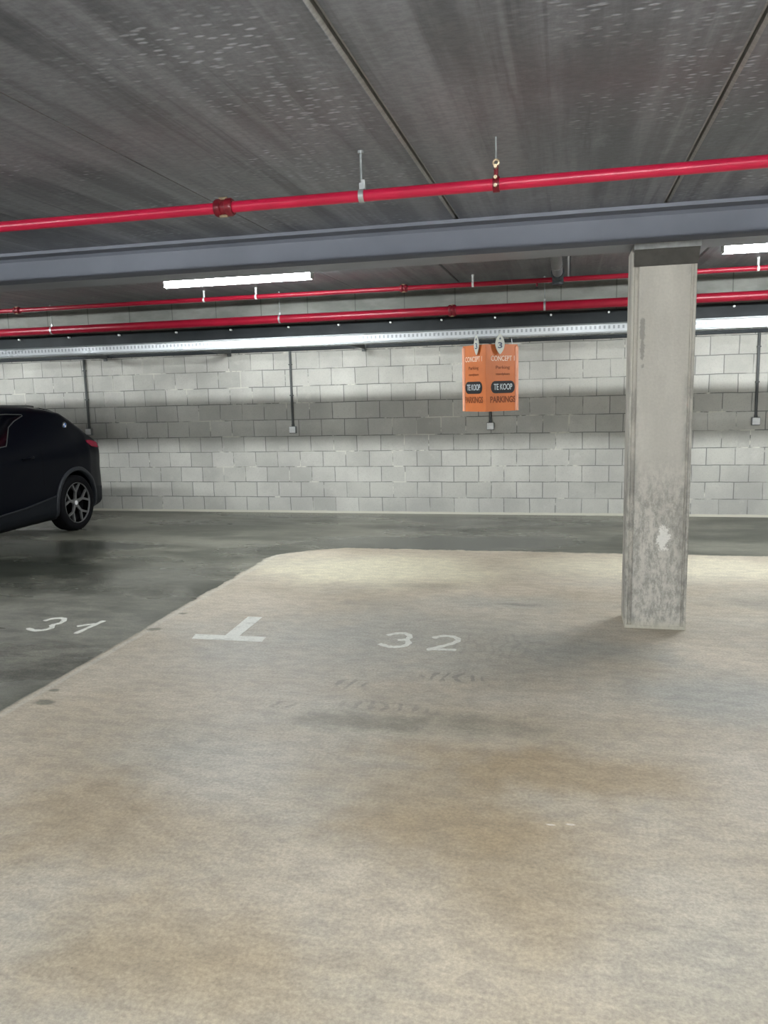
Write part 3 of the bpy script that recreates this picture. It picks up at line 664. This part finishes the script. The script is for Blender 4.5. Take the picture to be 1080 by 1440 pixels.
t = thing('painted_bay_marker', 'white painted inverted T on the floor between numbers 31 and 32', 'floor marking', (-2.19, 4.64, 0))
for pts, nm in (([(-2.452, 4.690), (-1.946, 4.700), (-1.937, 4.600), (-2.432, 4.595)], 'crossbar'), ([(-2.258, 5.133), (-2.148, 5.135), (-2.135, 4.698), (-2.236, 4.696)], 'stem')):
    bm = NB(); bm.faces.new([bm.verts.new((x, y, .002)) for x, y in pts]); slab(bm)
    bmesh.ops.translate(bm, verts=bm.verts, vec=-Vector(t.location)); obj(nm, bm, 'paint', t)

# ------------------------------------------------------------------ parked car
def interp(tab, x):
    if x <= tab[0][0]: return tab[0][1]
    for (a, va), (b, vb) in zip(tab, tab[1:]):
        if x <= b:
            u = (x - a) / (b - a); return va + (vb - va) * u
    return tab[-1][1]
T_ = [(-2.03, .62), (-2.02, .70), (-1.98, .80), (-1.88, .88), (-1.7, .94), (-1.4, 1.0), (-1.1, 1.05), (-.95, 1.10), (-.6, 1.32), (-.35, 1.44), (-.1, 1.50), (.3, 1.535), (.7, 1.538), (1.1, 1.525), (1.35, 1.50), (1.56, 1.462),
      (1.66, 1.40), (1.80, 1.29), (1.95, 1.19), (2.08, 1.13), (2.17, 1.09), (2.25, 1.0), (2.31, .88), (2.345, .74), (2.362, .60)]
B_ = [(-2.03, .50), (-2.02, .42), (-1.98, .32), (-1.9, .24), (-1.7, .19), (-1.0, .18), (1.6, .18), (1.9, .20), (2.15, .22), (2.24, .26), (2.31, .34), (2.345, .44), (2.362, .52)]
P_ = [(-2.03, .60), (-2.02, .70), (-1.98, .80), (-1.88, .89), (-1.7, .955), (-1.4, .985), (-1.0, 1.0), (1.5, 1.0), (1.8, .985), (2.0, .935), (2.12, .895), (2.22, .83), (2.30, .745), (2.345, .65), (2.362, .54)]
S_ = [(.16, .80), (.20, .845), (.30, .885), (.45, .897), (.60, .898), (.72, .893), (.86, .905), (.94, .902), (1.02, .880), (1.09, .855), (1.2, .805), (1.3, .758), (1.42, .70), (1.54, .63)]
def halfw(y, z):
    T, B, P = interp(T_, y), interp(B_, y), interp(P_, y)
    w = interp(S_, z) * P
    r = min(.10, (T - B) * .45)
    if z > T - r: w *= max(0.0, 1 - ((z - (T - r)) / r) ** 2.6) ** (1 / 2.6) * .28 + .72 if z < T else .72
    if z < B + r * .5:
        w *= .90 + .10 * (max(0, (z - B)) / (r * .5)) ** .5
    return w
CARX, CARY = -6.745, 6.935
car = thing('parked_car', 'dark blue-black SUV with sloping rear and alloy wheels parked at the left', 'car', (CARX, CARY, 0))
st = sorted(set([round(-2.03 + i * .06, 3) for i in range(74)] + [v[0] for v in T_] + [2.28, 2.33]))
st = [y for y in st if y <= 2.362]
def body_mesh():
    bm = NB(); rings = []; NZ = 22
    for y in st:
        T, B = interp(T_, y), interp(B_, y); half = []
        for k in range(NZ + 1):
            u = k / NZ; u = u if u < .7 else u
            z = B + (T - .004 - B) * (1 - (1 - u) ** 1.25)
            half.append((halfw(y, z), z))
        crown = .035 if T > .8 else .01
        topw = half[-1][0]
        tops = [(topw * f, T + crown * (1 - f * f) * .6) for f in (.85, .6, .3, 0)]
        full = half + tops
        ring = [bm.verts.new((x, y, z)) for x, z in full] + [bm.verts.new((-x, y, z)) for x, z in full[-2::-1]]
        rings.append(ring)
    for a, b in zip(rings, rings[1:]):
        n = len(a)
        for k in range(n): bm.faces.new((a[k], b[k], b[(k + 1) % n], a[(k + 1) % n]))
    bm.faces.new(rings[0]); bm.faces.new(rings[-1][::-1]); return bm
AX = (1.475, -1.195)
body = obj('body', body_mesh(), ['carpaint'], car, True, 50)
def cutters():
    bm = NB()
    for ay in AX:
        for s in (-1, 1): tube(bm, (s * .60, ay, .35), (s * 1.1, ay, .35), .385, 40)
    o = obj('cut', bm, 'tyre'); o.location = (CARX, CARY, 0); return o
cut = cutters(); bpy.context.view_layer.update()
md = body.modifiers.new('b', 'BOOLEAN'); md.operation = 'DIFFERENCE'; md.solver = 'EXACT'; md.object = cut
dg = bpy.context.evaluated_depsgraph_get(); me2 = bpy.data.meshes.new_from_object(body.evaluated_get(dg)); body.modifiers.clear()
if len(me2.polygons) > 100: body.data = me2
bpy.data.objects.remove(cut)
for p in body.data.polygons: p.use_smooth = True
body.data.set_sharp_from_angle(angle=math.radians(40))
def skin(name, y0, y1, zlo, zhi, mat, off, side, ny=24, nz=8, keep=None, parent=None, thick=.006, label=None):
    """a shell following the body side between two height curves"""
    bm = NB(); g = []
    for i in range(ny + 1):
        y = y0 + (y1 - y0) * i / ny; a, b = zlo(y), zhi(y); row = []
        for k in range(nz + 1):
            z = a + (b - a) * k / nz; row.append((side * (halfw(y, z) + off), y, z))
        g.append(row)
    V = [[bm.verts.new(p) for p in r] for r in g]
    for i in range(ny):
        for k in range(nz):
            c = [(g[i][k][j] + g[i + 1][k + 1][j]) / 2 for j in range(3)]
            if keep and not keep(c[1], c[2]): continue
            bm.faces.new((V[i][k], V[i + 1][k], V[i + 1][k + 1], V[i][k + 1]))
    bmesh.ops.delete(bm, geom=[v for v in bm.verts if not v.link_faces], context='VERTS')
    bmesh.ops.recalc_face_normals(bm, faces=bm.faces)
    bmesh.ops.solidify(bm, geom=bm.faces[:], thickness=thick)
    o = obj(name, bm, mat, parent or car, True, 50)
    if label: o['label'] = label
    return o
win_lo = lambda y: interp([(-1.0, 1.06), (.0, 1.09), (.36, 1.115), (.44, 1.21), (.53, 1.31), (.66, 1.37), (.86, 1.43)], y)
win_hi = lambda y: interp([(-.98, 1.07), (-.7, 1.22), (-.4, 1.36), (-.1, 1.42), (.2, 1.447), (.6, 1.452), (.88, 1.437)], y)
clad_hi = lambda y: interp([(-2.0, .50), (-1.6, .50), (-.8, .47), (-.5, .41), (0, .385), (.5, .415), (1.05, .48), (1.9, .50), (2.3, .45)], y)
noarch = lambda y, z: all((y - a) ** 2 + (z - .35) ** 2 > .40 ** 2 for a in AX)
for s in (1, -1):
    skin('side_window', -.94, .84, win_lo, win_hi, 'glass', .004, s, 40, 6, thick=.003)
    bm = NB(); pts = [(s * (halfw(y, win_lo(y)) + .006), y, win_lo(y)) for y in [-.94 + i * .035 for i in range(52)]] + [(s * (halfw(y, win_hi(y)) + .006), y, win_hi(y)) for y in [.84 - i * .06 for i in range(12)]]
    path_tube(bm, pts, .0055, 6); obj('window_trim', bm, 'chrome', car, True)
    for (a, b) in ((-.78, 1.07), (-1.92, -1.6), (1.88, 2.20)):
        skin('lower_cladding', a, b, lambda y: interp(B_, y) + .005, clad_hi, 'clad', .008 if b < 1.5 else .002, s, 30, 8, noarch, thick=.01)
    # upper lip of the sill cladding, the light it catches put into its colour
    bm = NB(); path_tube(bm, [(s * (halfw(y, clad_hi(y)) + .010), y, clad_hi(y)) for y in [-.76 + i * .06 for i in range(31)]], .009, 6); obj('sill_lip', bm, 'cladlip', car, True)
    skin('door_seam', -.26, -.252, lambda y: .42, lambda y: 1.08, 'tyre', .0012, s, 1, 14, thick=.001)
    skin('door_seam', .86, .868, lambda y: .62, lambda y: 1.05, 'tyre', .0012, s, 1, 14, thick=.001)
    for y in (.62, -.42):
        bm = NB(); x = s * (halfw(y, .96) + .018)
        path_tube(bm, [(x - s * .016, y - .1, .955), (x, y - .085, .957), (x, y + .085, .965), (x - s * .016, y + .1, .967)], .010, 8); obj('door_handle', bm, 'carpaint', car, True)
    # mirror
    bm = NB(); box(bm, s * .97 - .09, s * .97 + .09, -.82, -.70, 1.06, 1.19, .035); box(bm, min(s * .82, s * .92), max(s * .82, s * .92), -.79, -.73, 1.06, 1.09, .008); obj('wing_mirror', bm, 'carpaint', car, True, 60)
    # lamps
    skin('tail_lamp', 1.80, 2.22, lambda y: interp([(1.80, 1.06), (1.90, 1.0), (2.22, .96)], y), lambda y: interp([(1.80, 1.085), (1.9, 1.085), (2.22, 1.02)], y), 'tail', .006, s, 14, 5, thick=.004)
    skin('headlamp', -1.99, -1.55, lambda y: interp([(-1.99, .66), (-1.55, .78)], y), lambda y: interp([(-1.99, .74), (-1.55, .85)], y), 'head', .004, s, 12, 5, thick=.004)
    # pillar badge: roundel
    y0_, z0_ = 1.50, 1.285; x0_ = halfw(y0_, z0_) + .004
    bm = NB(); tube(bm, (s * (x0_ - .002), y0_, z0_), (s * (x0_ + .006), y0_, z0_), .040, 24); bd = obj('badge', bm, 'ink', car)
    for q in range(4):
        bm = NB(); pts = [(0, 0)] + [(.028 * math.cos(PI / 2 * q + PI / 2 * k / 6), .028 * math.sin(PI / 2 * q + PI / 2 * k / 6)) for k in range(7)]
        bm.faces.new([bm.verts.new((s * (x0_ + .0072), y0_ + a, z0_ + b)) for a, b in pts]); obj('badge_quarter', bm, 'badge' if q % 2 else 'badgeblue', bd)
    bm = NB(); torus(bm, (s * (x0_ + .005), y0_, z0_), (1, 0, 0), .038, .004, 24, 6); obj('badge_ring', bm, 'chrome', bd)
    # roof rail
    bm = NB(); path_tube(bm, [(s * (halfw(y, interp(T_, y) - .02) - .02), y, interp(T_, y) + .006) for y in [-.2 + i * .1 for i in range(15)]], .011, 6); obj('roof_rail', bm, 'chrome', car, True)
    for ay in AX:
        # arch trim
        bm = NB(); rings = []
        for k in range(33):
            a = -PI * .13 + (PI * 1.26) * k / 32
            row = []
            for (R, o_) in ((.380, -.03), (.382, .014), (.395, .022), (.424, .018), (.434, .006), (.434, -.02)):
                y = ay + R * math.cos(a); z = max(.17, .35 + R * math.sin(a))
                row.append(bm.verts.new((s * (min(halfw(y, z), .91) + o_), y, z)))
            rings.append(row)
        for a_, b_ in zip(rings, rings[1:]):
            for k in range(5): bm.faces.new((a_[k], a_[k + 1], b_[k + 1], b_[k]))
        obj('wheel_arch_trim', bm, 'cladlip', car, True, 60)
        # wheel
        xo = s * .892; c = (0, ay, .34)
        bm = NB(); pr = [(-.205, .245), (-.215, .28), (-.21, .318), (-.19, .336), (-.15, .340), (-.06, .340), (-.02, .336), (.0, .318), (.004, .285), (-.006, .255), (-.02, .243)]
        lathe(bm, pr, (xo, ay, .34), (s, 0, 0), 48); tyre = obj('wheel', bm, 'tyre', car, True, 50)
        bm = NB(); lathe(bm, [(-.016, .238), (-.006, .241), (-.004, .247), (-.012, .251), (-.03, .246)], (xo, ay, .34), (s, 0, 0), 48); obj('rim', bm, 'rim', tyre, True, 50)
        bm = NB(); tube(bm, (s * .72, ay, .34), (s * .80, ay, .34), .16, 32); tube(bm, (s * .70, ay, .34), (s * .80, ay, .34), .236, 32); obj('brake_disc', bm, 'rimdark', tyre)
        bm = NB()
        for k in range(5):
            A0 = 2 * PI * k / 5 + PI / 2
            def P(r_, da, dx): return Vector((xo + s * dx, ay + r_ * math.cos(A0 + da), .34 + r_ * math.sin(A0 + da)))
            def spoke(p, q, w0, w1, th=.022):
                d = (q - p).normalized(); nx = Vector((s, 0, 0)); w_ = d.cross(nx).normalized()
                vs = [bm.verts.new(v) for v in (p + w_ * w0, p - w_ * w0, q - w_ * w1, q + w_ * w1, p + w_ * w0 - nx * th, p - w_ * w0 - nx * th, q - w_ * w1 - nx * th, q + w_ * w1 - nx * th)]
                for f in ((0, 1, 2, 3), (7, 6, 5, 4), (0, 4, 5, 1), (1, 5, 6, 2), (2, 6, 7, 3), (3, 7, 4, 0)): bm.faces.new([vs[i] for i in f])
            spoke(P(.035, 0, -.036), P(.135, 0, -.022), .020, .015)
            spoke(P(.130, 0, -.0225), P(.238, .30, -.012), .013, .011)
            spoke(P(.130, 0, -.0225), P(.238, -.30, -.012), .013, .011)
        tube(bm, (xo - s * .06, ay, .34), (xo - s * .034, ay, .34), .052, 24); obj('spokes', bm, 'rim', tyre)
        bm = NB(); tube(bm, (xo - s * .034, ay, .34), (xo - s * .028, ay, .34), .027, 24); obj('hub_cap', bm, 'badge', tyre)
def deck(name, y0, y1, fw, mat, lift=.006, ny=12, nx=10, thick=.004):
    bm = NB(); g = []
    for i in range(ny + 1):
        y = y0 + (y1 - y0) * i / ny; T = interp(T_, y); w = fw(y) * .70 * interp(P_, y) * interp(S_, T)
        g.append([bm.verts.new((w * (2 * k / nx - 1), y, T + .035 * .6 * (1 - (2 * k / nx - 1) ** 2 * fw(y) ** 2) + lift)) for k in range(nx + 1)])
    for i in range(ny):
        for k in range(nx): bm.faces.new((g[i][k], g[i + 1][k], g[i + 1][k + 1], g[i][k + 1]))
    bmesh.ops.recalc_face_normals(bm, faces=bm.faces); bmesh.ops.solidify(bm, geom=bm.faces[:], thickness=thick)
    return obj(name, bm, mat, car, True, 60)
deck('windscreen', -.92, -.16, lambda y: .97, 'glass'); deck('rear_window', 1.68, 2.04, lambda y: .92, 'glass')
bm = NB()
for k in range(1):
    prism(bm, [(1.42, 1.505), (1.58, 1.478), (1.68, 1.452), (1.675, 1.438), (1.60, 1.43), (1.42, 1.47)], 'x', -.50, .50)
obj('roof_spoiler', bm, 'carpaint', car, True, 30)
bm = NB(); prism(bm, [(.86, 1.555), (1.06, 1.552), (1.05, 1.60), (1.02, 1.615)], 'x', -.018, .018); obj('shark_fin_antenna', bm, 'carpaint', car)
for s in (-1, 1):
    bm = NB(); box(bm, s * .14 - .11, s * .14 + .11, -2.035, -1.99, .56, .70, .02); obj('grille', bm, 'ink', car)
    bm = NB(); tube(bm, (s * .55, 2.18, .28), (s * .55, 2.33, .28), .045, 20); obj('exhaust_tip', bm, 'chrome', car)
bm = NB(); box(bm, -.45, .45, 2.10, 2.335, .26, .40, .03); obj('rear_bumper_insert', bm, 'clad', car)

# ------------------------------------------------------------------ world, camera, colour
w = bpy.data.worlds.new('World'); bpy.context.scene.world = w; w.use_nodes = True
w.node_tree.nodes['Background'].inputs[0].default_value = (.02, .02, .02, 1)
cam = bpy.data.cameras.new('Camera'); co = bpy.data.objects.new('Camera', cam); C.objects.link(co)
yaw, pitch, roll, fpx = 0.233464574, 0.153770323, -0.0266388595, 1100.74665
cy_, sy_, cp_, sp_ = math.cos(yaw), math.sin(yaw), math.cos(pitch), math.sin(pitch)
f = Vector((-sy_ * cp_, cy_ * cp_, -sp_)); r0 = Vector((cy_, sy_, 0)); u0 = r0.cross(f)
r = r0 * math.cos(roll) + u0 * math.sin(roll); u = -r0 * math.sin(roll) + u0 * math.cos(roll)
co.matrix_world = Matrix(((r.x, u.x, -f.x, 0), (r.y, u.y, -f.y, 0), (r.z, u.z, -f.z, 1.6), (0, 0, 0, 1)))
cam.sensor_fit = 'VERTICAL'; cam.sensor_height = 36; cam.lens = 36 * fpx / 1440
cam.clip_start = .05; cam.clip_end = 100
sc = bpy.context.scene; sc.camera = co
sc.view_settings.view_transform = 'Standard'; sc.view_settings.look = 'None'
sc.view_settings.exposure = 1.70; sc.view_settings.gamma = 1.0; sc.view_settings.use_curve_mapping = False
sc.cycles.use_denoising = True; sc.cycles.max_bounces = 6; sc.cycles.diffuse_bounces = 4; sc.cycles.use_adaptive_sampling = True; sc.cycles.adaptive_threshold = 0.07; sc.cycles.sample_clamp_indirect = 8.0
